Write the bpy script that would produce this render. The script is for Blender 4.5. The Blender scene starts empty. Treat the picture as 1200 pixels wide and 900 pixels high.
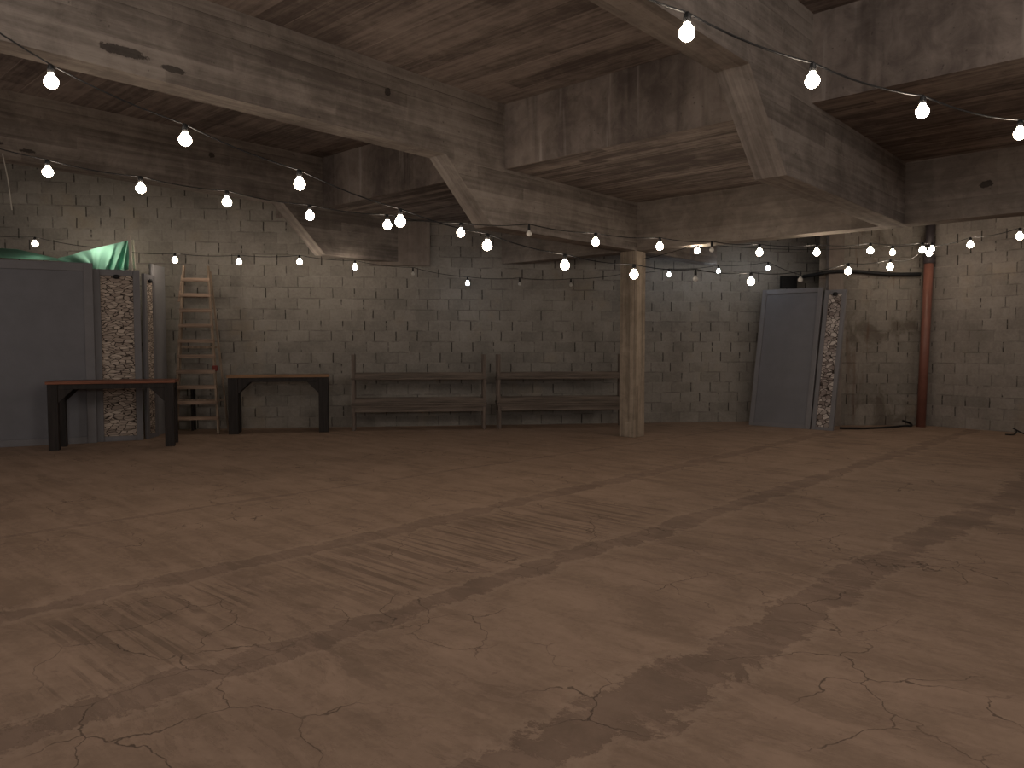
import bpy, bmesh, math, random
from mathutils import Vector, Matrix
random.seed(7)
D = bpy.data; C = bpy.context.scene.collection
PI = math.pi

# ------------------------------------------------------------------ camera model (pixel -> place in the hall)
F_PX, CAM_H = 882.0, 1.55
TH = math.atan(45 / F_PX); CT, ST = math.cos(TH), math.sin(TH)
def ray(px, py):
    uy = (450 - py) / F_PX
    return Vector(((px - 600) / F_PX, CT + uy * ST, -ST + uy * CT))
def at(px, py, Y):
    r = ray(px, py); return Vector((0, 0, CAM_H)) + r * (Y / r.y)
def onfloor(px, py, z=0.0):
    r = ray(px, py); return Vector((0, 0, CAM_H)) + r * ((z - CAM_H) / r.z)

# ------------------------------------------------------------------ object helpers
def tag(o, label=None, cat=None, group=None, kind=None):
    if label: o['label'] = label
    if cat: o['category'] = cat
    if group: o['group'] = group
    if kind: o['kind'] = kind
    return o
def empty(name, loc=(0, 0, 0), rz=0.0):
    o = D.objects.new(name, None); C.objects.link(o)
    o.location = loc; o.rotation_euler = (0, 0, rz); o.empty_display_size = 0.1
    return o
def link(name, bm, mat, parent=None, smooth=False):
    bmesh.ops.recalc_face_normals(bm, faces=bm.faces)
    me = D.meshes.new(name); bm.to_mesh(me); bm.free()
    if smooth:
        for p in me.polygons: p.use_smooth = True
    me.materials.append(mat)
    o = D.objects.new(name, me); C.objects.link(o)
    if parent: o.parent = parent
    return o
def copy_tree(o, parent=None):
    c = o.copy(); C.objects.link(c)
    if parent is not None: c.parent = parent
    for ch in list(o.children): copy_tree(ch, c)
    return c
def box(bm, x0, x1, y0, y1, z0, z1, bev=0.0, M=None):
    vs = [bm.verts.new((x, y, z)) for x in (x0, x1) for y in (y0, y1) for z in (z0, z1)]
    fs = [(0, 1, 3, 2), (4, 6, 7, 5), (0, 4, 5, 1), (2, 3, 7, 6), (0, 2, 6, 4), (1, 5, 7, 3)]
    faces = [bm.faces.new([vs[i] for i in f]) for f in fs]
    if M is not None: bmesh.ops.transform(bm, matrix=M, verts=vs)
    if bev:
        edges = list({e for f in faces for e in f.edges})
        bmesh.ops.bevel(bm, geom=edges, offset=bev, segments=2, affect='EDGES', profile=0.6)
def prism(bm, pts, axis, a0, a1):
    """pts 2-D outline, extruded along axis ('x','y','z')."""
    def mk(p, a):
        return {'x': (a, p[0], p[1]), 'y': (p[0], a, p[1]), 'z': (p[0], p[1], a)}[axis]
    A = [bm.verts.new(mk(p, a0)) for p in pts]; B = [bm.verts.new(mk(p, a1)) for p in pts]
    bm.faces.new(A); bm.faces.new(list(reversed(B)))
    n = len(pts)
    for i in range(n): bm.faces.new((A[i], A[(i + 1) % n], B[(i + 1) % n], B[i]))
def beam_between(bm, p0, p1, w, d, up=Vector((0, 1, 0)), bev=0.0):
    """rectangular bar from p0 to p1; w across, d along `up`."""
    p0 = Vector(p0); p1 = Vector(p1); z = (p1 - p0); L = z.length; z.normalize()
    x = Vector(up).cross(z).normalized(); y = z.cross(x)
    M = Matrix.Translation(p0) @ Matrix((x, y, z)).transposed().to_4x4()
    box(bm, -w / 2, w / 2, -d / 2, d / 2, 0, L, bev, M)
def tube(bm, pts, r, seg=8):
    pts = [Vector(p) for p in pts]; rings = []
    for i, p in enumerate(pts):
        t = (pts[min(i + 1, len(pts) - 1)] - pts[max(i - 1, 0)]).normalized()
        a = t.cross(Vector((0, 0, 1)));  a = a if a.length > 1e-3 else t.cross(Vector((1, 0, 0)))
        a.normalize(); b = t.cross(a)
        rings.append([bm.verts.new(p + (a * math.cos(k * 2 * PI / seg) + b * math.sin(k * 2 * PI / seg)) * r) for k in range(seg)])
    for i in range(len(rings) - 1):
        for k in range(seg):
            bm.faces.new((rings[i][k], rings[i][(k + 1) % seg], rings[i + 1][(k + 1) % seg], rings[i + 1][k]))
    bm.faces.new(list(reversed(rings[0]))); bm.faces.new(rings[-1])
def lathe(bm, prof, seg=16, cx=0, cy=0, cz=0):
    rings = []
    for r, z in prof:
        if r < 1e-5: rings.append([bm.verts.new((cx, cy, cz + z))])
        else: rings.append([bm.verts.new((cx + r * math.cos(k * 2 * PI / seg), cy + r * math.sin(k * 2 * PI / seg), cz + z)) for k in range(seg)])
    for a, b in zip(rings, rings[1:]):
        for k in range(seg):
            k2 = (k + 1) % seg
            if len(a) == 1: bm.faces.new((a[0], b[k], b[k2]))
            elif len(b) == 1: bm.faces.new((a[k], a[k2], b[0]))
            else: bm.faces.new((a[k], a[k2], b[k2], b[k]))
    if len(rings[0]) > 1: bm.faces.new(rings[0])
    if len(rings[-1]) > 1: bm.faces.new(rings[-1])

# ------------------------------------------------------------------ node helpers
class NT:
    def __init__(s, name):
        s.mat = D.materials.new(name); s.mat.use_nodes = True
        s.t = s.mat.node_tree; s.t.nodes.clear()
        s.out = s.t.nodes.new('ShaderNodeOutputMaterial')
        s.tc = s.t.nodes.new('ShaderNodeTexCoord')
    def put(s, sock, v):
        if isinstance(v, bpy.types.NodeSocket): s.t.links.new(v, sock)
        elif isinstance(v, (tuple, list)) and len(v) == 3 and sock.type == 'RGBA': sock.default_value = (*v, 1)
        else: sock.default_value = v
    def m(s, op, *a):
        n = s.t.nodes.new('ShaderNodeMath'); n.operation = op
        for i, v in enumerate(a): s.put(n.inputs[i], v)
        return n.outputs[0]
    def add(s, a, b): return s.m('ADD', a, b)
    def mul(s, a, b): return s.m('MULTIPLY', a, b)
    def sub(s, a, b): return s.m('SUBTRACT', a, b)
    def step(s, x, lo, hi):          # smooth 0..1 ramp of x between lo and hi
        n = s.t.nodes.new('ShaderNodeMapRange'); n.interpolation_type = 'SMOOTHSTEP'
        s.put(n.inputs['Value'], x); s.put(n.inputs['From Min'], lo); s.put(n.inputs['From Max'], hi)
        return n.outputs[0]
    def xyz(s, vec=None):
        n = s.t.nodes.new('ShaderNodeSeparateXYZ'); s.put(n.inputs[0], vec or s.tc.outputs['Object']); return n.outputs
    def vec(s, x=0.0, y=0.0, z=0.0):
        n = s.t.nodes.new('ShaderNodeCombineXYZ')
        for i, v in enumerate((x, y, z)): s.put(n.inputs[i], v)
        return n.outputs[0]
    def noise(s, v, scale=1.0, detail=4.0, rough=0.55, dist=0.0):
        n = s.t.nodes.new('ShaderNodeTexNoise'); s.put(n.inputs['Vector'], v)
        n.inputs['Scale'].default_value = scale; n.inputs['Detail'].default_value = detail
        n.inputs['Roughness'].default_value = rough; n.inputs['Distortion'].default_value = dist
        return n.outputs[0]
    def white(s, v):
        n = s.t.nodes.new('ShaderNodeTexWhiteNoise'); n.noise_dimensions = '3D'; s.put(n.inputs['Vector'], v); return n.outputs['Value']
    def voro(s, v, scale, feature='DISTANCE_TO_EDGE'):
        n = s.t.nodes.new('ShaderNodeTexVoronoi'); n.feature = feature; s.put(n.inputs['Vector'], v); n.inputs['Scale'].default_value = scale
        return n
    def mix(s, f, a, b, mode='MIX'):
        n = s.t.nodes.new('ShaderNodeMix'); n.data_type = 'RGBA'; n.blend_type = mode
        s.put(n.inputs[0], f); s.put(n.inputs[6], a); s.put(n.inputs[7], b); return n.outputs[2]
    def done(s, col, rough=0.85, height=None, strength=0.3, dist=0.02, spec=0.2, metal=0.0, trans=None):
        b = s.t.nodes.new('ShaderNodeBsdfPrincipled')
        s.put(b.inputs['Base Color'], col); s.put(b.inputs['Roughness'], rough)
        b.inputs['Specular IOR Level'].default_value = spec; b.inputs['Metallic'].default_value = metal
        if height is not None:
            bp = s.t.nodes.new('ShaderNodeBump'); bp.inputs['Strength'].default_value = strength; bp.inputs['Distance'].default_value = dist
            s.put(bp.inputs['Height'], height); s.t.links.new(bp.outputs[0], b.inputs['Normal'])
        sh = b.outputs[0]
        if trans:
            tr = s.t.nodes.new('ShaderNodeBsdfTranslucent'); s.put(tr.inputs[0], trans[0])
            mx = s.t.nodes.new('ShaderNodeMixShader'); mx.inputs[0].default_value = trans[1]
            s.t.links.new(sh, mx.inputs[1]); s.t.links.new(tr.outputs[0], mx.inputs[2]); sh = mx.outputs[0]
        s.t.links.new(sh, s.out.inputs[0]); return s.mat

def board_concrete(name, index, along, dark, light, bw=0.19, marks=None, streak=1.0, drip=0.0, hole=None, face=False, fin=0.0):
    """cast concrete carrying the print of the formwork boards. index/along: weights on object x,y,z."""
    n = NT(name); o = n.xyz()
    def lin(w): return n.add(n.add(n.mul(o[0], w[0]), n.mul(o[1], w[1])), n.mul(o[2], w[2]))
    i = lin(index); a = lin(along)
    if face:      # boards run along the beam: stacked up its sides, side by side under it
        side = n.step(n.m('ABSOLUTE', n.xyz(n.tc.outputs['Normal'])[0]), 0.4, 0.6)
        i = n.add(n.mul(side, o[2]), n.mul(n.sub(1.0, side), o[0]))
    k = n.mul(i, 1 / bw); bi = n.m('FLOOR', k); fr = n.m('FRACT', k)
    seg = n.m('FLOOR', n.add(n.mul(a, 0.28), n.mul(n.white(n.vec(bi, 3.0, 1.0)), 7)))
    rnd = n.white(n.vec(bi, seg, 0.5))
    fine = n.noise(n.vec(n.mul(a, 0.9), n.mul(i, 16.0), n.mul(bi, 3.1)), 1.0, 5, 0.65)
    big = n.noise(n.tc.outputs['Object'], 0.55, 4, 0.6)
    mott = n.noise(n.tc.outputs['Object'], 4.0, 6, 0.7, 0.6)
    f = n.add(n.add(n.mul(rnd, 0.22 * streak), n.mul(fine, 0.75 * streak)), n.add(n.mul(big, 0.55), n.mul(mott, 0.55)))
    f = n.step(f, 0.55 + 0.485 * streak - 0.24, 0.55 + 0.485 * streak + 0.30)
    col = n.mix(f, dark, light)
    edge = n.sub(1.0, n.step(n.m('MINIMUM', fr, n.sub(1.0, fr)), 0.0, 0.045))
    edge = n.mul(edge, n.step(n.white(n.vec(bi, 8.0, 2.0)), 0.25, 0.8))
    col = n.mix(n.mul(edge, fin or 0.30 * streak), col, tuple(c * 1.5 for c in light) if fin else tuple(c * 0.45 for c in dark))
    pits = n.step(n.noise(n.tc.outputs['Object'], 26, 2, 0.5), 0.70, 0.76)
    col = n.mix(n.mul(pits, 0.5), col, tuple(c * 0.4 for c in dark))
    if drip:      # pale lime runs down the upright faces
        ge = n.t.nodes.new('ShaderNodeNewGeometry'); up = n.m('ABSOLUTE', n.xyz(ge.outputs['Normal'])[2]); drip = n.mul(n.sub(1.0, n.step(up, 0.2, 0.6)), drip)
        d = n.noise(n.vec(n.mul(a, 5.0), 0.0, n.mul(o[2], 0.35)), 1.0, 3, 0.6)
        col = n.mix(n.mul(n.step(d, 0.60, 0.72), drip), col, (0.46, 0.42, 0.40))
        d2 = n.noise(n.vec(n.mul(a, 3.3), 4.0, n.mul(o[2], 0.3)), 1.0, 3, 0.6)
        col = n.mix(n.mul(n.step(d2, 0.58, 0.70), drip), col, tuple(c * 0.5 for c in dark))
    h = n.add(n.add(n.mul(fine, 0.5), n.mul(rnd, 0.35)), n.add(n.mul(mott, 0.4), n.mul(edge, -0.3)))
    if hole:      # honeycombed / broken spots: (x, y, z, sx, sy, sz)
        for (hx, hy, hz, sx, sy, sz) in hole:
            q = n.add(n.add(n.m('POWER', n.mul(n.sub(o[0], hx), 1 / sx), 2.0), n.m('POWER', n.mul(n.sub(o[1], hy), 1 / sy), 2.0)), n.m('POWER', n.mul(n.sub(o[2], hz), 1 / sz), 2.0))
            q = n.add(q, n.mul(n.sub(n.noise(n.tc.outputs['Object'], 14, 4, 0.7), 0.5), 2.6))
            ms = n.sub(1.0, n.step(q, 0.7, 1.0))
            col = n.mix(n.mul(ms, 0.8), col, (0.035, 0.03, 0.028)); h = n.sub(h, n.mul(ms, 1.2))
    return n.done(col, 0.92, h, 0.55, 0.02, 0.15)

def block_wall(name, base, stain=0.0, seed=0.0):
    n = NT(name); o = n.xyz()
    wob = n.mul(n.sub(n.noise(n.tc.outputs['Object'], 5.0, 3), 0.5), 0.022)
    zz = n.add(n.mul(n.add(o[2], wob), 1 / 0.203), 0.0); row = n.m('FLOOR', zz); fz = n.m('FRACT', zz)
    xx = n.add(n.mul(n.add(o[0], wob), 1 / 0.405), n.add(n.mul(row, 0.5), n.mul(n.white(n.vec(row, 5.0 + seed, 0.0)), 0.22)))
    cx = n.m('FLOOR', xx); fx = n.m('FRACT', xx)
    rnd = n.white(n.vec(cx, row, seed)); rnd2 = n.white(n.vec(cx, row, seed + 9))
    hj = n.sub(1.0, n.step(n.m('MINIMUM', fz, n.sub(1.0, fz)), 0.02, 0.085))
    vj = n.sub(1.0, n.step(n.m('MINIMUM', fx, n.sub(1.0, fx)), 0.014, 0.036))
    smear = n.noise(n.vec(o[0], 2.0, n.mul(o[2], 3.0)), 1.6, 5, 0.7)
    big = n.noise(n.tc.outputs['Object'], 0.45, 4, 0.6); fine = n.noise(n.tc.outputs['Object'], 22, 5, 0.7)
    mid = n.noise(n.tc.outputs['Object'], 2.3, 5, 0.65, 0.8)
    f = n.add(n.add(n.mul(rnd, 0.16), n.mul(fine, 0.5)), n.add(n.mul(big, 0.5), n.mul(mid, 0.6)))
    col = n.mix(n.step(f, 0.55, 1.22), tuple(c * 0.66 for c in base), tuple(c * 1.22 for c in base))
    warm = n.step(n.noise(n.tc.outputs['Object'], 0.9, 4, 0.6), 0.56, 0.72)
    col = n.mix(n.mul(warm, 0.35), col, (base[0] * 1.12, base[1] * 0.95, base[2] * 0.72))
    # flush mortar smeared over the bed joints
    col = n.mix(n.mul(hj, n.mul(n.step(smear, 0.5, 0.66), 0.30)), col, tuple(c * 1.4 for c in base))
    col = n.mix(n.mul(hj, n.mul(n.sub(1.0, n.step(smear, 0.40, 0.52)), 0.62)), col, tuple(c * 0.42 for c in base))
    # open head joints
    gap = n.mul(vj, n.step(rnd2, 0.30, 0.5))
    vs = n.mul(n.mul(vj, n.sub(1.0, n.step(rnd2, 0.30, 0.5))), 0.45)
    inside = n.step(n.m('MINIMUM', fz, n.sub(1.0, fz)), 0.02, 0.10)
    gap = n.mul(gap, n.mul(inside, n.step(n.noise(n.vec(o[0], 7.0, n.mul(o[2], 1.0)), 5.0, 3, 0.6), 0.38, 0.5)))
    col = n.mix(n.mul(gap, 0.85), col, (0.018, 0.016, 0.015)); col = n.mix(vs, col, tuple(c * 0.6 for c in base))
    if stain:
        s = n.step(n.noise(n.tc.outputs['Object'], 1.5, 5, 0.6, 0.8), 0.50, 0.66)
        col = n.mix(n.mul(s, stain), col, (0.07, 0.05, 0.035))
        s = n.step(n.noise(n.vec(n.mul(o[0], 3.0), 3.0, n.mul(o[2], 0.5)), 1.0, 4, 0.6), 0.58, 0.68)
        col = n.mix(n.mul(s, stain * 0.8), col, (0.11, 0.055, 0.035))
    h = n.sub(n.add(n.mul(fine, 0.35), n.mul(rnd, 0.15)), n.add(n.mul(gap, 1.6), n.mul(hj, 0.3)))
    return n.done(col, 0.93, h, 0.35, 0.012, 0.12)

def floor_material():
    n = NT('floor_concrete'); O = n.tc.outputs['Object']; o = n.xyz()
    base_d, base_l = (0.245, 0.168, 0.122), (0.395, 0.278, 0.206)
    GA = math.radians(42.2)
    nn = n.sub(n.mul(o[0], math.cos(GA)), n.mul(o[1], math.sin(GA)))      # across the strips
    tt = n.add(n.mul(o[0], math.sin(GA)), n.mul(o[1], math.cos(GA)))      # along the strips
    big = n.noise(O, 0.35, 5, 0.62, 0.4); mid = n.noise(O, 1.8, 6, 0.68, 0.7); fine = n.noise(O, 20, 5, 0.7)
    trow = n.noise(n.vec(n.mul(nn, 0.7), n.mul(tt, 6.0), 0.0), 1.0, 5, 0.68, 0.5)  # trowel sweeps
    f = n.add(n.add(n.mul(big, 0.6), n.mul(mid, 0.65)), n.add(n.mul(fine, 0.35), n.mul(trow, 0.55)))
    col = n.mix(n.step(f, 0.84, 1.32), base_d, base_l)
    h = n.add(n.add(n.mul(fine, 0.12), n.mul(trow, 0.35)), n.mul(mid, 0.3))
    # darker poured strips with ragged edges
    rag = n.noise(O, 2.2, 8, 0.78, 0.3); rag2 = n.noise(O, 0.5, 3, 0.5)
    strips = [((0, 630), (875, 500), 0.045, 0.10, 0.5), ((0, 725), (970, 507), 0.11, 0.20, 0.58),
              ((0, 865), (1130, 507), 0.11, 0.22, 0.62), ((640, 885), (1175, 583), 0.15, 0.34, 0.66)]
    for a, b, w, amp, k in strips:
        p = onfloor(*a); q = onfloor(*b); d = (q - p).normalized(); nx, ny = d.y, -d.x; c = p.x * nx + p.y * ny
        dist = n.sub(n.add(n.mul(o[0], nx), n.mul(o[1], ny)), c)
        dist = n.add(n.m('ABSOLUTE', n.add(dist, n.mul(n.sub(rag2, 0.5), amp * 0.9))), n.mul(n.sub(rag, 0.5), amp * 2.6))
        ms = n.sub(1.0, n.step(dist, w * 0.9, w * 1.06))
        col = n.mix(n.mul(ms, k), col, n.mix(n.step(mid, 0.3, 0.7), (0.165, 0.112, 0.085), (0.245, 0.17, 0.13))); h = n.sub(h, n.mul(ms, 0.7))
        rim = n.mul(n.step(dist, w * 1.0, w * 1.2), n.sub(1.0, n.step(dist, w * 1.2, w * 1.7)))
        col = n.mix(n.mul(rim, 0.22), col, (0.47, 0.35, 0.27))
    # raked grooves between two strips
    g = n.noise(n.vec(n.mul(nn, 0.5), n.mul(tt, 15.0), 3.0), 1.0, 3, 0.6, 0.2)
    gm = n.mul(n.m('MAXIMUM', n.mul(n.step(tt, 2.2, 3.2), n.sub(1.0, n.step(tt, 5.0, 6.5))), n.step(n.noise(O, 0.8, 3, 0.5), 0.50, 0.60)), n.mul(n.step(g, 0.49, 0.55), n.step(nn, -4.95, -4.6)))
    gm = n.mul(gm, n.sub(1.0, n.step(nn, -3.75, -3.45)))
    col = n.mix(n.mul(gm, 0.55), col, (0.13, 0.088, 0.066)); h = n.sub(h, n.mul(gm, 0.5))
    # worn patches
    pm = n.step(n.noise(n.vec(n.mul(nn, 0.5), n.mul(tt, 1.6), 8.0), 1.0, 6, 0.7, 0.6), 0.58, 0.64)
    col = n.mix(n.mul(pm, 0.32), col, (0.15, 0.103, 0.078))
    fl = n.noise(n.vec(n.mul(nn, 1.3), n.mul(tt, 3.4), 5.0), 1.0, 8, 0.78, 0.5)
    fk = n.step(fl, 0.50, 0.53); col = n.mix(n.mul(fk, 0.20), col, (0.46, 0.32, 0.245)); h = n.add(h, n.mul(fk, 0.25))
    sp = n.step(n.noise(O, 9.0, 4, 0.7), 0.62, 0.70); col = n.mix(n.mul(sp, 0.30), col, (0.14, 0.09, 0.068))
    # hairline cracks
    wv = n.t.nodes.new('ShaderNodeVectorMath'); wv.operation = 'ADD'
    nz = n.t.nodes.new('ShaderNodeTexNoise'); n.put(nz.inputs['Vector'], O); nz.inputs['Scale'].default_value = 2.2; nz.inputs['Detail'].default_value = 5
    sc = n.t.nodes.new('ShaderNodeVectorMath'); sc.operation = 'SCALE'; n.t.links.new(nz.outputs['Color'], sc.inputs[0]); sc.inputs['Scale'].default_value = 0.5
    n.put(wv.inputs[0], O); n.t.links.new(sc.outputs[0], wv.inputs[1])
    v = n.voro(wv.outputs[0], 1.7).outputs['Distance']
    cr = n.mul(n.sub(1.0, n.step(v, 0.002, 0.0075)), n.step(n.noise(O, 0.9, 3, 0.5), 0.46, 0.58))
    col = n.mix(n.mul(cr, 0.65), col, (0.05, 0.033, 0.026)); h = n.sub(h, n.mul(cr, 0.6))
    return n.done(col, n.add(0.62, n.mul(mid, 0.25)), h, 0.45, 0.015, 0.25)

def simple(name, col, rough=0.6, var=0.25, scale=8.0, grain=None, spec=0.3, bump=0.15, metal=0.0, **kw):
    n = NT(name); o = n.xyz()
    if grain == 'x': v = n.vec(n.mul(o[0], 1.5), n.mul(o[1], 24), n.mul(o[2], 24))
    elif grain == 'z': v = n.vec(n.mul(o[0], 24), n.mul(o[1], 24), n.mul(o[2], 1.5))
    else: v = n.vec(n.mul(o[0], scale), n.mul(o[1], scale), n.mul(o[2], scale))
    f = n.noise(v, 1.0, 5, 0.62)
    c = n.mix(n.step(f, 0.3, 0.72), tuple(x * (1 - var) for x in col), tuple(min(1, x * (1 + var)) for x in col))
    return n.done(c, rough, f, bump, 0.01, spec, metal, **kw)

def stone_print(name, dark, light, sx=8.5, sz=25.0, off=0.0):
    n = NT(name); o = n.xyz()
    wob = n.noise(n.tc.outputs['Object'], 5.0, 3)
    v = n.vec(n.add(n.mul(o[0], sx), n.mul(wob, 0.8)), off, n.add(n.mul(o[2], sz), n.mul(wob, 1.6)))
    e = n.voro(v, 1.0).outputs['Distance']; c = n.voro(v, 1.0, 'F1')
    sp = n.t.nodes.new('ShaderNodeSeparateColor'); n.t.links.new(c.outputs['Color'], sp.inputs[0])
    fine = n.noise(n.tc.outputs['Object'], 30, 4, 0.7)
    f = n.add(n.mul(sp.outputs[0], 0.6), n.mul(fine, 0.6))
    col = n.mix(n.step(f, 0.2, 1.0), dark, light)
    gap = n.sub(1.0, n.step(e, 0.02, 0.085))
    col = n.mix(gap, col, (0.035, 0.024, 0.02))
    return n.done(col, 0.7, n.sub(fine, gap), 0.3, 0.004, 0.2)

def emitter(name, col, s):
    n = NT(name); e = n.t.nodes.new('ShaderNodeEmission')
    e.inputs[0].default_value = (*col, 1); e.inputs[1].default_value = s
    n.t.links.new(e.outputs[0], n.out.inputs[0]); return n.mat

CD, CL = (0.137, 0.117, 0.106), (0.335, 0.296, 0.268)
M = dict(
    ceil=board_concrete('ceiling_concrete', (0, 1, 0), (1, 0, 0), (0.105, 0.085, 0.078), (0.30, 0.25, 0.225), bw=0.30, fin=0.35),
    slab=board_concrete('slab_concrete', (0, 1, 0), (1, 0, 0), (0.112, 0.092, 0.085), (0.34, 0.29, 0.26), bw=0.14, streak=1.2, drip=0.5),
    beam=board_concrete('beam_concrete', (1, 0, 1), (0, 1, 0), CD, CL, bw=0.155, streak=0.8, drip=0.10, face=True,
                        hole=[(-6.95, 2.65, 4.09, 9, 0.22, 0.045), (-6.95, 3.10, 4.05, 9, 0.12, 0.03), (-6.95, 5.55, 4.45, 9, 0.05, 0.05)]),
    cross=board_concrete('cross_beam_concrete', (0, 0, 1), (1, 0, 0), (0.16, 0.136, 0.12), (0.37, 0.322, 0.285), bw=0.26, streak=0.45,
                         hole=[(-1.95, 10.7, 3.515, 0.075, 9, 0.05)]),
    column=board_concrete('column_concrete', (1, 1, 0), (0, 0, 1), (0.20, 0.165, 0.13), (0.47, 0.39, 0.315), bw=0.075, streak=0.9),
    plain=board_concrete('plain_concrete', (1, 0, 0), (0, 0, 1), (0.17, 0.14, 0.125), (0.31, 0.27, 0.24), bw=0.5, streak=0.4),
    wall=block_wall('block_wall', (0.285, 0.262, 0.238)),
    wall2=block_wall('stained_block_wall', (0.255, 0.23, 0.205), stain=0.55, seed=4.0),
    wall3=block_wall('right_block_wall', (0.28, 0.25, 0.228), stain=0.12, seed=11.0),
    floor=floor_material(),
    panel=simple('grey_panel_board', (0.165, 0.165, 0.185), 0.55, 0.06, 3.0, bump=0.03),
    frame=simple('grey_panel_frame', (0.185, 0.18, 0.195), 0.5, 0.07, 3.0, bump=0.03),
    pale=simple('pale_grey_sheet', (0.24, 0.235, 0.245), 0.45, 0.06, 3.0, bump=0.03),
    stone=stone_print('stone_print', (0.31, 0.25, 0.215), (0.60, 0.51, 0.44)),
    stone2=stone_print('pale_stone_print', (0.20, 0.16, 0.15), (0.62, 0.56, 0.53), 11.0, 17.0, 3.0),
    top=simple('red_brown_table_wood', (0.21, 0.078, 0.045), 0.5, 0.35, grain='x'),
    top2=simple('brown_table_wood', (0.25, 0.14, 0.075), 0.5, 0.35, grain='x'),
    dark=simple('dark_stained_wood', (0.022, 0.017, 0.016), 0.6, 0.4, grain='z'),
    bench=simple('grey_bench_wood', (0.15, 0.122, 0.104), 0.7, 0.4, grain='x'),
    benchleg=simple('grey_bench_leg_wood', (0.145, 0.116, 0.1), 0.7, 0.4, grain='z'),
    ladder=simple('weathered_ladder_wood', (0.27, 0.205, 0.155), 0.75, 0.35, grain='z'),
    rung=simple('worn_step_wood', (0.30, 0.215, 0.165), 0.75, 0.4, grain='x'),
    pipe=simple('red_brown_pipe_plastic', (0.20, 0.085, 0.065), 0.45, 0.15, 3.0, spec=0.4),
    pipetop=simple('grey_pipe_plastic', (0.06, 0.05, 0.055), 0.5, 0.2, 3.0),
    black=simple('black_rubber', (0.012, 0.012, 0.013), 0.55, 0.2),
    red=simple('red_cloth', (0.16, 0.035, 0.03), 0.8, 0.2),
    pole=simple('raw_pole_wood', (0.72, 0.66, 0.58), 0.8, 0.25, grain='z'),
    cordw=simple('pale_cord', (0.5, 0.47, 0.42), 0.8, 0.1),
    tarp=simple('green_tarp', (0.13, 0.34, 0.27), 0.5, 0.15, 4.0, bump=0.1, trans=((0.38, 0.78, 0.64), 0.7)),
    cloudy=simple('cloudy_bulb_glass', (0.55, 0.53, 0.50), 0.2, 0.05, spec=0.5),
    warm=emitter('warm_bulb_glow', (1.0, 0.84, 0.66), 34.0),
    cool=emitter('cool_bulb_glow', (0.82, 0.92, 1.0), 20.0),
)

# ------------------------------------------------------------------ concrete frame: grid turned 42.2 degrees
GA = math.radians(42.2)
Z_CEIL, Z_SLAB, Z_DEEP = 4.77, 3.92, 3.13
T_SLAB, T_CROSS = 7.52, 10.75
def grid(name, bm, mat):
    o = link(name, bm, mat); o.rotation_euler = (0, 0, -GA); o['kind'] = 'structure'; return o
def gpos(nv, tv, z): return Vector((nv * math.cos(GA) + tv * math.sin(GA), -nv * math.sin(GA) + tv * math.cos(GA), z))

bm = bmesh.new(); box(bm, -26, 24, -22, 26, Z_CEIL, Z_CEIL + 0.25); grid('ceiling', bm, M['ceil'])
bm = bmesh.new(); box(bm, -26, 24, T_SLAB, 26, Z_SLAB, Z_CEIL); grid('ceiling_slab', bm, M['slab'])
def haunched(n_face, t_h, t_end, w=0.31):
    bm = bmesh.new(); dz = Z_SLAB - Z_DEEP
    prism(bm, [(-14, Z_CEIL), (-14, Z_SLAB), (t_h - dz * 1.04, Z_SLAB), (t_h, Z_DEEP), (t_end, Z_DEEP), (t_end, Z_CEIL)], 'x', n_face - w, n_face)
    return grid('ceiling_beam', bm, M['beam'])
haunched(-11.22, 7.56, 12.0); haunched(-6.95, 7.27, 13.6); haunched(-2.86, 6.95, T_CROSS + 0.31); haunched(1.4, 7.1, T_CROSS + 0.31)
for (a, b) in ((-11.22, -7.26), (-6.95, -3.17), (-2.86, 1.09), (1.4, 6.0)):
    bm = bmesh.new(); box(bm, a, b, T_CROSS, T_CROSS + 0.31, Z_DEEP, Z_SLAB); grid('cross_beam', bm, M['cross'])
bm = bmesh.new(); box(bm, -7.25, -6.95, 10.72, 11.04, 0, Z_DEEP, 0.012); grid('concrete_column', bm, M['column'])

# ------------------------------------------------------------------ floor and walls
bm = bmesh.new(); box(bm, -16, 20, -10, 20, -0.2, 0); o = link('floor', bm, M['floor']); o['kind'] = 'structure'
def wall(name, a, b, mat, h=Z_CEIL + 0.2, th=0.22):
    a = Vector(a); b = Vector(b); d = b - a
    bm = bmesh.new(); box(bm, 0, d.length, 0, th, 0, h)
    o = link(name, bm, mat); o.location = (a.x, a.y, 0); o.rotation_euler = (0, 0, math.atan2(d.y, d.x)); o['kind'] = 'structure'; return o
def back_y(x): return 13.88 + 0.1358 * (x + 6.2)
wall('wall_back', (-14.2, back_y(-14.2)), (7.2, back_y(7.2)), M['wall'])
CORNER = (8.0, 14.62)
wall('wall_alcove', (6.10, 14.56), CORNER, M['wall2'])
wall('wall_return', (6.62, 15.75), (6.14, 14.60), M['wall2'], th=-0.2)
wall('wall_right', CORNER, (CORNER[0] + 0.62 * 17, CORNER[1] - 0.785 * 17), M['wall3'])
wall('wall_left', (-14.0, -8.2), (-14.0, 13.0), M['wall'])
wall('wall_rear', (19.2, -8), (-14.2, -8), M['wall'])
# pilaster at the step in the back wall, and a cast lintel high on the wall
bm = bmesh.new(); box(bm, 6.05, 6.34, 14.46, 14.60, 0, Z_CEIL, 0.008); o = link('concrete_pilaster', bm, M['plain']); o['kind'] = 'structure'
bm = bmesh.new(); box(bm, -2.72, -1.58, -0.10, 0.02, 3.06, 3.90, 0.01)
o = link('wall_lintel', bm, M['plain']); o.location = (0, back_y(0), 0); o.rotation_euler = (0, 0, math.atan(0.1358)); o['kind'] = 'structure'

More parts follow.
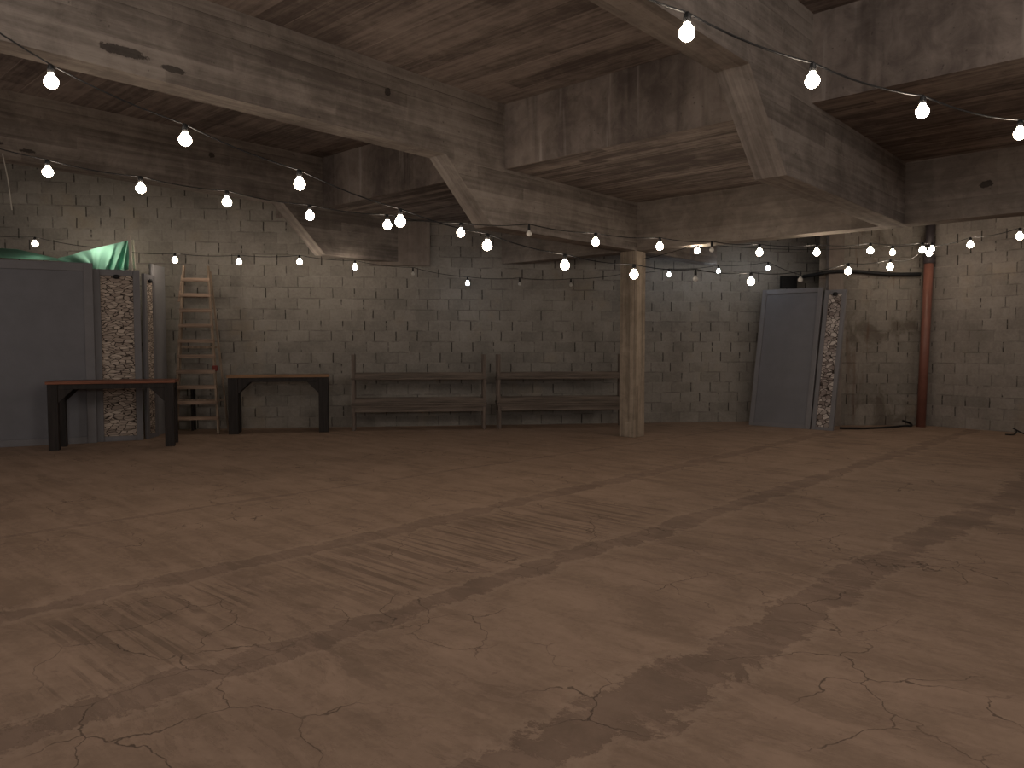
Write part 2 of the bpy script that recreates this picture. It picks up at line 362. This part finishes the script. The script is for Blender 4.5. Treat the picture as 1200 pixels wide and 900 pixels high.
# ------------------------------------------------------------------ strings of bulbs
def make_string(name, label, pts, rad, unlit=(), cool=(), lead=(), tail=(), sag=0.028):
    """pts: centre of each globe. cable runs 2.4 radii above, dipping between sockets."""
    root = empty(name, (0, 0, 0)); tag(root, label, 'string lights', 'strings of bulbs across the hall')
    top = [p + Vector((0, 0, rad * 2.5)) for p in pts]
    path = [Vector(p) for p in lead] + top + [Vector(p) for p in tail]
    root.location = path[0]; O = Vector(path[0])
    cab = []
    for a, b in zip(path, path[1:]):
        for k in range(6):
            u = k / 6; cab.append(a.lerp(b, u) - Vector((0, 0, sag * 4 * u * (1 - u) * (b - a).length)) - O)
    cab.append(path[-1] - O)
    bm = bmesh.new(); tube(bm, cab, 0.0055, 6); link('cable', bm, M['black'], root, True)
    for i, p in enumerate(pts):
        r = rad * (0.72 if i in unlit else 0.85 if i in cool else 1.0)
        bm = bmesh.new()
        lathe(bm, [(0, -r)] + [(r * math.sin(a), -r * math.cos(a)) for a in [PI * k / 9 for k in range(1, 8)]] + [(r * 0.42, r * 1.12), (r * 0.38, r * 1.35)], 14)
        mt = M['cloudy'] if i in unlit else M['cool'] if i in cool else M['warm']
        b = link('light_bulb', bm, mt, root, True); b.location = p - O
        bm = bmesh.new(); lathe(bm, [(0.0, r * 1.25), (r * 0.47, r * 1.27), (r * 0.5, r * 1.9), (r * 0.36, rad * 2.45), (r * 0.2, rad * 2.6), (0, rad * 2.6)], 12)
        link('socket', bm, M['black'], b, True)
    return root
def along(pix, i0, d0, d1, n):
    """pix: (index, px, py); depth chosen so that even spacing on the cable gives these pixels."""
    out = []
    a = at(pix[0][1], pix[0][2], d0); b = at(pix[-1][1], pix[-1][2], d1)
    for (_, px, py) in pix:
        k = (px - 600) / F_PX
        # intersection of the plumb plane through this pixel with the plan line a-b (refined once for the pitch)
        Y = d0
        for _it in range(4):
            r = ray(px, py); kx = r.x / r.y
            s = (kx * a.y - a.x) / ((b.x - a.x) - kx * (b.y - a.y)); Y = a.y + s * (b.y - a.y)
        out.append(at(px, py, Y))
    return out
def S(l, d0, d1): return along([(i, x, y) for i, (x, y) in enumerate(l)], 0, d0, d1, len(l))

LA = [(60, 96), (217, 164), (351, 216), (469, 260), (571, 288), (662, 311), (743, 322), (815, 327), (880, 330), (938, 328), (994, 318), (1043, 313)]
pA = S(LA, 5.0, 11.0)
make_string('hanging_light_string', 'string of warm bulbs from the upper left edge down past the concrete column', pA, 0.044, unlit=(7, 9),
            lead=[pA[0] * 2 - pA[1] + Vector((0, 0, 0.35))], tail=[at(1083, 291, 14.1)])
LB = [(650, -28), (805, 39), (952, 95), (1081, 131), (1195, 157), (1298, 176)]
pB = S(LB, 3.15, 5.75)
make_string('hanging_light_string', 'nearest string of large warm bulbs crossing the upper right corner of the picture', pB, 0.037,
            lead=[pB[0] * 2 - pB[1] + Vector((0, 0, .1))], tail=[pB[-1] + (pB[-1] - pB[-2]) * k + Vector((0, 0, .06 * k)) for k in (1, 2, 3, 4, 5)])
LC = [(56, 202), (165, 221), (266, 237), (363, 253), (454, 264), (540, 273), (620, 274), (698, 284), (773, 289), (834, 293), (890, 296), (957, 296), (1020, 294), (1081, 293)]
pC = S(LC, 6.9, 11.6)
make_string('hanging_light_string', 'string of warm bulbs running left to right just below the haunch of the nearest beam', pC, 0.045, unlit=(6, 9),
            lead=[pC[0] * 2 - pC[1] + Vector((0, 0, .2))], tail=[at(1088, 286, 14.05)])
LD = [(41, 286), (125, 299), (205, 305), (280, 307), (351, 307), (416, 313), (484, 321), (548, 332), (609, 333), (669, 334), (730, 328), (784, 322), (842, 318), (900, 314), (938, 329)]
pD = S(LD, 12.45, 14.9)
pD[1] = at(125, 299, 13.14); pD[0] = at(41, 286, 12.55)
make_string('hanging_light_string', 'farthest string of small bulbs close to the back block wall, some unlit or bluish', pD, 0.046, unlit=(6, 8, 9, 10, 14), cool=(7, 11, 12, 13),
            lead=[at(-40, 272, 12.4)], tail=[at(966, 322, 14.43)])
LE = [(1195, 277), (1137, 287), (1089, 297)]
pE = S(LE, 11.3, 13.6)
make_string('hanging_light_string', 'short string of warm bulbs from the right edge of the picture to the red pipe', pE, 0.05,
            lead=[at(1262, 264, 10.0)], tail=[at(1087, 291, 14.15)])
LF = [(817, 294), (1046, 296), (1092, 292)]
pF = S(LF, 12.0, 13.2)
make_string('hanging_light_string', 'string with few warm bulbs from the concrete column top to the red pipe', pF, 0.044,
            lead=[gpos(-6.95, 10.9, 3.0) + Vector((0.02, -0.03, 0))], tail=[at(1092, 288, 14.15)], sag=0.02)
# ------------------------------------------------------------------ panels
def panel(name, label, cat, bl, br, h, th=0.07, fw=0.11, lean=0.0, inset='panel', face='frame', top_rail=None, parts=True, group=None):
    """framed board standing on the line bl-br (left to right as seen); lean = tilt back in radians."""
    bl = Vector(bl); br = Vector(br); d = br - bl; w = d.length
    root = empty(name, (bl.x, bl.y, 0)); root.rotation_euler = Matrix.Rotation(math.atan2(d.y, d.x), 3, 'Z').to_euler()
    if lean: root.rotation_euler = (Matrix.Rotation(math.atan2(d.y, d.x), 3, 'Z') @ Matrix.Rotation(-lean, 3, 'X')).to_euler()
    tag(root, label, cat, group)
    tr = fw if top_rail is None else top_rail
    for (x0, x1, nm) in ((0, fw, 'side_rail'), (w - fw, w, 'side_rail')):
        bm = bmesh.new(); box(bm, x0, x1, 0, th, 0, h, 0.006); link(nm, bm, M[face], root)
    for (z0, z1, nm) in ((0, tr * .8, 'bottom_rail'), (h - tr, h, 'top_rail')):
        bm = bmesh.new(); box(bm, fw + .001, w - fw - .001, 0.001, th, z0, z1, 0.006); link(nm, bm, M[face], root)
    bm = bmesh.new(); box(bm, fw + .002, w - fw - .002, 0.018, th - 0.012, tr * .8 + .002, h - tr - .002)
    o = link('stone_sheet' if inset.startswith('stone') else 'board', bm, M[inset], root)
    if inset.startswith('stone'): o['label'] = 'sheet printed with stacked pale stones'
    if inset.startswith('stone'):
        bm = bmesh.new(); lathe(bm, [(0, -0.035), (0.03, -0.03), (0.045, 0.0), (0.028, 0.03), (0, 0.035)], 10)
        k = link('hook', bm, M['black'], root, True); k.location = (w * 0.5, -0.004, h - tr * 1.15); k.scale = (1.2, 0.8, 1.0); k['label'] = 'small dark hook at the top'
    return root
g1 = onfloor(114, 519); g0 = onfloor(0, 524.5); gd = (g1 - g0).normalized()
panel('partition_panel', 'wide plain grey framed panel standing behind the left table', 'panel', g1 - gd * 2.05, g1, 2.85, 0.08, 0.13)
a = g1 - gd * 0.03 + Vector((-0.02, 0.10, 0)); b = onfloor(167, 516) + Vector((0, 0.04, 0))
panel('stone_panel', 'upright stone print panel right beside the wide plain panel', 'panel', a, b, 2.77, 0.06, 0.10, inset='stone')
panel('stone_panel', 'stone print panel turned nearly edge on behind the broader stone panel', 'panel', (-6.03, 12.42), (-6.05, 12.84), 2.73, 0.05, 0.09, inset='stone')
# plain sheet with a rolled front edge
root = empty('sheet_panel', (-6.10, 12.90, 0)); tag(root, 'narrow bare pale grey sheet standing between stone panels and ladder', 'panel')
bm = bmesh.new(); prism(bm, [(-0.03, 0.0), (-0.022, 0.45), (-0.045, 0.45), (-0.055, 0.02)], 'z', 0, 2.93); link('sheet', bm, M['pale'], root)
bm = bmesh.new(); tube(bm, [(-0.043, 0.0, 0), (-0.043, 0.0, 2.94)], 0.032, 12); link('rolled_edge', bm, M['pale'], root, True)
# the pair leaning by the stained wall
L0 = Vector((4.63, 14.66)); R0 = Vector((5.52, 13.90))
panel('partition_panel', 'plain grey framed panel leaning on the wall left of the red pipe', 'panel', L0, R0, 2.72, 0.07, 0.09, lean=0.215)
panel('stone_panel', 'narrow pale stone print panel leaning at the right edge of the grey panel', 'panel', R0 + Vector((0.02, -0.012)), R0 + Vector((0.31, -0.275)), 2.66, 0.07, 0.075, lean=0.215, inset='stone2')

# ------------------------------------------------------------------ green tarp and its poles
bm = bmesh.new()
low = [at(-45, 300, 12.0), at(20, 303, 12.45), at(70, 306, 12.6), at(106, 312, 12.72), at(113, 317, 12.78), at(132, 317, 12.85), at(151, 316, 12.95)]
high = [at(-45, 288, 13.1), at(20, 292, 13.1), at(68, 303, 12.80), at(94, 295.5, 12.87), at(113, 290.5, 12.9), at(134, 286, 12.95), at(152.5, 281, 13.0)]
def poly(pl, u):
    x = u * (len(pl) - 1); i = min(int(x), len(pl) - 2); return pl[i].lerp(pl[i + 1], x - i)
NU, NV = 90, 10; grd = []
for i in range(NU + 1):
    u = i / NU; row = []
    for j in range(NV + 1):
        v = j / NV; p = poly(low, u).lerp(poly(high, u), v)
        if u > 0.62:      # pleats gathered up to the tied corner
            w = (u - 0.62) / 0.38; p = p.lerp(high[-1], min(1, w * 1.3) * v ** 0.6 * 0.85)
            p.y += 0.10 * (1 - v) ** 0.8 * math.sin(w * 25) * min(1, w * 4)
        else:
            p.y += 0.02 * math.sin(u * 40 + v * 3)
        row.append(bm.verts.new(p))
    grd.append(row)
for i in range(NU):
    for j in range(NV): bm.faces.new((grd[i][j], grd[i + 1][j], grd[i + 1][j + 1], grd[i][j + 1]))
o = link('green_tarp', bm, M['tarp'], None, True); tag(o, 'green translucent tarp sheet lit from behind above the left panels', 'tarp')
for px0, px1, pt, Y, lab in ((154.5, 151.6, 276, 12.88, 'thin wooden pole holding the tied corner of the green tarp, left of two'), (157.8, 155.6, 281, 13.14, 'thin wooden pole right beside the one tied to the green tarp')):
    a = at(px0, 320, Y); b = at(px1, pt, Y); d = (b - a) / (b.z - a.z); p = a - d * a.z
    bm = bmesh.new(); beam_between(bm, (0, 0, 0), d * b.z, 0.042, 0.03, Vector((0, 1, 0)), 0.003)
    o = link('wooden_pole', bm, M['pole']); o.location = (p.x, p.y, 0); tag(o, lab, 'pole')

# ------------------------------------------------------------------ tables
def table(name, label, fl, fr, depth, h, lw, topmat):
    fl = Vector(fl[:2]); fr = Vector(fr[:2]); d = fr - fl; w = d.length
    root = empty(name, (fl.x, fl.y, 0), math.atan2(d.y, d.x)); tag(root, label, 'table')
    bm = bmesh.new()
    for k in range(3):
        y0 = -0.015 + k * (depth + 0.03) / 3; box(bm, -0.02, w + 0.02, y0, y0 + (depth + 0.03) / 3 - 0.004, h - 0.042, h, 0.004)
    link('tabletop', bm, M[topmat], root)
    zt = h - 0.043
    for x0 in (0, w - lw):
        for y0 in (0, depth - lw * .8):
            bm = bmesh.new(); box(bm, x0, x0 + lw, y0, y0 + lw * .8, 0, zt, 0.006); link('leg', bm, M['dark'], root)
    for y0 in (0.012, depth - 0.052):
        bm = bmesh.new(); box(bm, lw + .001, w - lw - .001, y0, y0 + 0.04, zt - 0.075, zt - .001, 0.004); link('apron', bm, M['dark'], root)
        for s in (0, 1):
            bm = bmesh.new(); q = 0.20
            pts = [(lw + .001, zt - 0.076 - q), (lw + .001, zt - 0.076), (lw + q, zt - 0.076), (lw + q * 0.42, zt - 0.085 - q * .42 * 0.4), ]
            pts = [(lw + .001, zt - 0.076 - q), (lw + .001, zt - 0.076), (lw + q, zt - 0.076)]
            if s: pts = [(w - x, z) for x, z in pts]
            prism(bm, pts, 'y', y0 + 0.002, y0 + 0.038); link('corner_brace', bm, M['dark'], root)
    for x0 in (0.02, w - 0.06):
        bm = bmesh.new(); box(bm, x0, x0 + 0.04, lw * .8 + .001, depth - lw * .8 - .001, zt - 0.10, zt - .001, 0.004); link('end_rail', bm, M['dark'], root)
    return root
table('bar_table', 'high table with reddish top and thick dark legs before the grey panels', onfloor(57, 528.5), onfloor(205, 522.8), 0.55, 1.02, 0.135, 'top')
table('bar_table', 'high table with brown top and thick dark legs beside the ladder', onfloor(268, 509.3), onfloor(385, 506.6), 0.42, 1.03, 0.165, 'top2')

# ------------------------------------------------------------------ stepladder
root = empty('stepladder', (-5.52, 13.12, 0), math.atan(0.1358)); tag(root, 'tall weathered wooden stepladder against the block wall between the tables', 'ladder')
HL = 2.96; BW, TW = 0.37, 0.205
def stile(s, z): return Vector((s * (BW + (TW - BW) * z / HL) - 0.045 * z / HL, 0.34 * z / HL, z))
for s in (-1, 1):
    bm = bmesh.new(); beam_between(bm, stile(s, 0), stile(s, HL), 0.035, 0.075, Vector((0, 1, 0)), 0.003); link('stile', bm, M['ladder'], root)
for k in range(10):
    z = 0.30 + 0.27 * k; a = stile(-1, z); b = stile(1, z)
    bm = bmesh.new(); box(bm, a.x - 0.02, b.x + 0.02, a.y - 0.062, a.y + 0.055, z - 0.05, z + 0.012, 0.003); link('step', bm, M['rung'], root)
for s in (-1, 1):
    bm = bmesh.new(); beam_between(bm, (s * (BW + 0.07), 0.40, 0.0), (s * (TW + 0.02) - 0.04, 0.385, HL * 0.97), 0.03, 0.04, Vector((0, 1, 0)), 0.003); link('rear_leg', bm, M['ladder'], root)
for z in (0.55, 1.5, 2.4):
    x = (BW + 0.07) + (TW - BW - 0.05) * z / HL; bm = bmesh.new(); box(bm, -x - 0.035 * z / HL, x - 0.045 * z / HL, 0.355, 0.375, z, z + 0.045, 0.003); link('rear_brace', bm, M['ladder'], root)
bm = bmesh.new(); beam_between(bm, stile(-1, 2.32) + Vector((-0.045, -0.02, 0)), stile(-1, 2.80) + Vector((-0.01, -0.02, 0)), 0.03, 0.03); o = link('loose_strip', bm, M['rung'], root)
bm = bmesh.new(); p = stile(1, 1.16); box(bm, p.x - 0.03, p.x + 0.05, p.y - 0.06, p.y + 0.04, 1.10, 1.20, 0.02); o = link('tied_rag', bm, M['red'], root); o['label'] = 'small red rag'

# dark slim stand seen between the ladder steps
p = onfloor(218, 505.2); root = empty('bar_stool', (-5.98, 13.71, 0), 0.13); tag(root, 'slim dark stool almost hidden behind the lower steps of the ladder', 'stool')
bm = bmesh.new(); box(bm, -0.17, 0.17, -0.08, 0.1, 0.77, 0.81, 0.01); link('seat', bm, M['dark'], root)
for x in (-0.15, 0.15):
    for y in (-0.06, 0.08):
        bm = bmesh.new(); box(bm, x - .02, x + .02, y - .02, y + .02, 0, 0.769, 0.004); link('leg', bm, M['dark'], root)
for y in (-0.06, 0.08):
    bm = bmesh.new(); box(bm, -0.129, 0.129, y - .014, y + .014, 0.22, 0.25, 0.004); link('stretcher', bm, M['dark'], root)

# ------------------------------------------------------------------ benches, three to a stack
BL, BD, BH = 2.44, 0.34, 0.462
def make_bench():
    root = empty('bench')
    bm = bmesh.new()
    for k in range(2):
        box(bm, -0.012, BL + 0.012, -0.012 + k * 0.184, -0.012 + k * 0.184 + 0.178, BH - 0.04, BH, 0.009)
    link('seat', bm, M['bench'], root)
    zt = BH - 0.041
    for x0, w in ((0, 0.055), (BL - 0.055, 0.055)):
        for y0 in (0, BD - 0.05):
            bm = bmesh.new(); box(bm, x0, x0 + w, y0, y0 + 0.05, 0, zt, 0.004); link('leg', bm, M['benchleg'], root)
    for y0 in (0.006, BD - 0.036):
        bm = bmesh.new(); box(bm, 0.056, BL - 0.056, y0, y0 + 0.03, zt - 0.085, zt - .001, 0.003); link('apron', bm, M['bench'], root)
    for x0 in (0.01, BL - 0.045):
        bm = bmesh.new(); box(bm, x0, x0 + 0.035, 0.051, BD - 0.051, zt - 0.085, zt - .001, 0.003); link('end_rail', bm, M['bench'], root)
    return root
proto = make_bench(); first = True
WA = math.atan(0.1358)
for base, where in ((onfloor(412.5, 505.3), 'stack beside the brown table'), (onfloor(584, 502.6), 'stack behind the concrete column')):
    base.z = 0
    for lvl, lab in enumerate(('lowest grey wooden bench, standing on its legs, in the ', 'middle grey wooden bench, turned upside down, in the ', 'topmost grey wooden bench, legs in the air, in the ')):
        o = proto if first else copy_tree(proto); first = False
        jit = Vector((random.uniform(-.015, .015), random.uniform(-.012, .012), 0))
        tag(o, lab + where, 'bench', 'stacked grey wooden benches')
        if lvl == 0: o.location = base; o.rotation_euler = (0, 0, WA)
        else:       # turned over about its long side
            off = Matrix.Rotation(WA, 3, 'Z') @ Vector((0, BD, 0))
            o.location = base + off + jit + Vector((0, 0, BH * (2 if lvl == 1 else 3) + 0.001 * lvl)); o.rotation_euler = (PI, 0, WA)

# ------------------------------------------------------------------ pipe, hoses, small things
pb = onfloor(1079, 500.3); pt = at(1088.5, 309, pb.y); root = empty('drain_pipe', (pb.x, pb.y, 0)); tag(root, 'red brown plastic pipe standing in the right corner by the stained wall', 'pipe')
bm = bmesh.new(); tube(bm, [(0, 0, 0), tuple(pt - Vector((pb.x, pb.y, 0)))], 0.082, 20); link('lower_pipe', bm, M['pipe'], root, True)
q = pt - Vector((pb.x, pb.y, 0)); q2 = at(1091, 255, pb.y) - Vector((pb.x, pb.y, 0))
bm = bmesh.new(); tube(bm, [q + Vector((0, 0, .002)), q + Vector((0.002, 0, 0.16))], 0.098, 20); link('coupling', bm, M['pipetop'], root, True)
bm = bmesh.new(); tube(bm, [q + Vector((0.002, 0, 0.161)), Vector((q2.x, q2.y, 3.91))], 0.078, 20); o = link('upper_pipe', bm, M['pipetop'], root, True); o['label'] = 'dark grey upper length'

def smooth_path(pl, k=6):
    out = []; P = [pl[0]] + list(pl) + [pl[-1]]
    for i in range(1, len(P) - 2):
        for j in range(k):
            t = j / k; a, b, c, d = P[i - 1], P[i], P[i + 1], P[i + 2]
            out.append(0.5 * ((2 * b) + (c - a) * t + (2 * a - 5 * b + 4 * c - d) * t * t + (3 * b - a - 3 * c + d) * t ** 3))
    out.append(pl[-1]); return out
bm = bmesh.new(); tube(bm, smooth_path([at(936, 325, 15.3), at(948, 323, 14.9), at(960, 321, 14.46), at(968, 319, 14.42), at(985, 318, 14.42), at(1006, 318.5, 14.5), at(1030, 320.5, 14.5), at(1055, 321.5, 14.5), at(1079, 321, 14.5)]), 0.036, 8)
o = link('wall_cable', bm, M['black'], None, True); tag(o, 'thick black cable strung along the top of the stained wall', 'cable')
bm = bmesh.new(); tube(bm, smooth_path([onfloor(984, 501.6, .02), onfloor(1010, 502, .02), onfloor(1038, 500.8, .02), onfloor(1058, 499.2, .02), onfloor(1068, 499, .02), onfloor(1066, 497.6, .02) + Vector((0, 0, .03)), at(1058, 493, 14.40)]), 0.019, 8)
o = link('rubber_hose', bm, M['black'], None, True); tag(o, 'black hose lying along the foot of the stained wall, end curled up', 'hose')
p = onfloor(1191, 509.5, .012); bm = bmesh.new()
tube(bm, smooth_path([p + Vector(v) for v in ((-.16, .05, 0), (-.05, -.02, .01), (.02, .03, .07), (-.03, .05, .11), (.06, .0, .05), (.16, -.04, 0))]), 0.012, 7)
o = link('scrap_wire', bm, M['black'], None, True); tag(o, 'small dark tangle of scrap on the floor at the right wall', 'scrap')
p = at(925, 330, 15.28); root = empty('floodlight', (p.x, back_y(p.x), p.z), WA); tag(root, 'small dark unlit lamp box on the block wall above the leaning panel', 'lamp')
bm = bmesh.new(); box(bm, -0.16, 0.16, -0.17, -0.06, -0.13, 0.12, 0.012); link('lamp_housing', bm, M['black'], root)
bm = bmesh.new(); box(bm, -0.05, 0.05, -0.059, -0.002, -0.06, 0.06, 0.006); link('bracket', bm, M['pipetop'], root)
bm = bmesh.new(); a = at(3, 183, 9.45); b = at(14, 246, 9.45); a.z = 3.925
tube(bm, smooth_path([a, a.lerp(b, .5) + Vector((.012, 0, 0)), b]), 0.006, 6); o = link('thin_rope', bm, M['cordw'], None, True); tag(o, 'thin pale rope hanging from the beam at the far left edge', 'rope')

# ------------------------------------------------------------------ unseen fill lights added above, beside and behind the view for even brightness
for (x, y, z, e, r) in ((-3.0, 3.2, 4.2, 36, .35), (2.6, 2.4, 4.3, 55, .35), (-9.5, 6.0, 3.0, 55, .35), (10.5, 5.0, 3.0, 60, .35),
                        (-7.0, -3.0, 2.6, 95, .4), (0.0, -5.0, 2.6, 110, .4), (7.5, -3.5, 2.6, 95, .4)):
    l = D.lights.new('fill_light', 'POINT'); l.energy = e; l.color = (1.0, 0.915, 0.83); l.shadow_soft_size = r
    o = D.objects.new('fill_light', l); o.location = (x, y, z); C.objects.link(o)

w = D.worlds.new('world'); bpy.context.scene.world = w; w.use_nodes = True
w.node_tree.nodes['Background'].inputs[0].default_value = (0.02, 0.02, 0.022, 1)

# ------------------------------------------------------------------ camera and view
cam = D.cameras.new('camera'); cam.sensor_width = 36; cam.lens = F_PX / 1200 * 36; cam.clip_start = 0.05
co = D.objects.new('camera', cam); co.location = (0, 0, CAM_H); co.rotation_euler = (PI / 2 - TH, 0, 0); C.objects.link(co)
sc = bpy.context.scene; sc.camera = co
sc.cycles.max_bounces = 6; sc.cycles.diffuse_bounces = 4; sc.cycles.glossy_bounces = 2; sc.cycles.transmission_bounces = 3
sc.cycles.caustics_reflective = False; sc.cycles.caustics_refractive = False
sc.view_settings.view_transform = 'Standard'; sc.view_settings.look = 'None'; sc.view_settings.gamma = 1.0
sc.view_settings.use_curve_mapping = False; sc.view_settings.exposure = 0.95
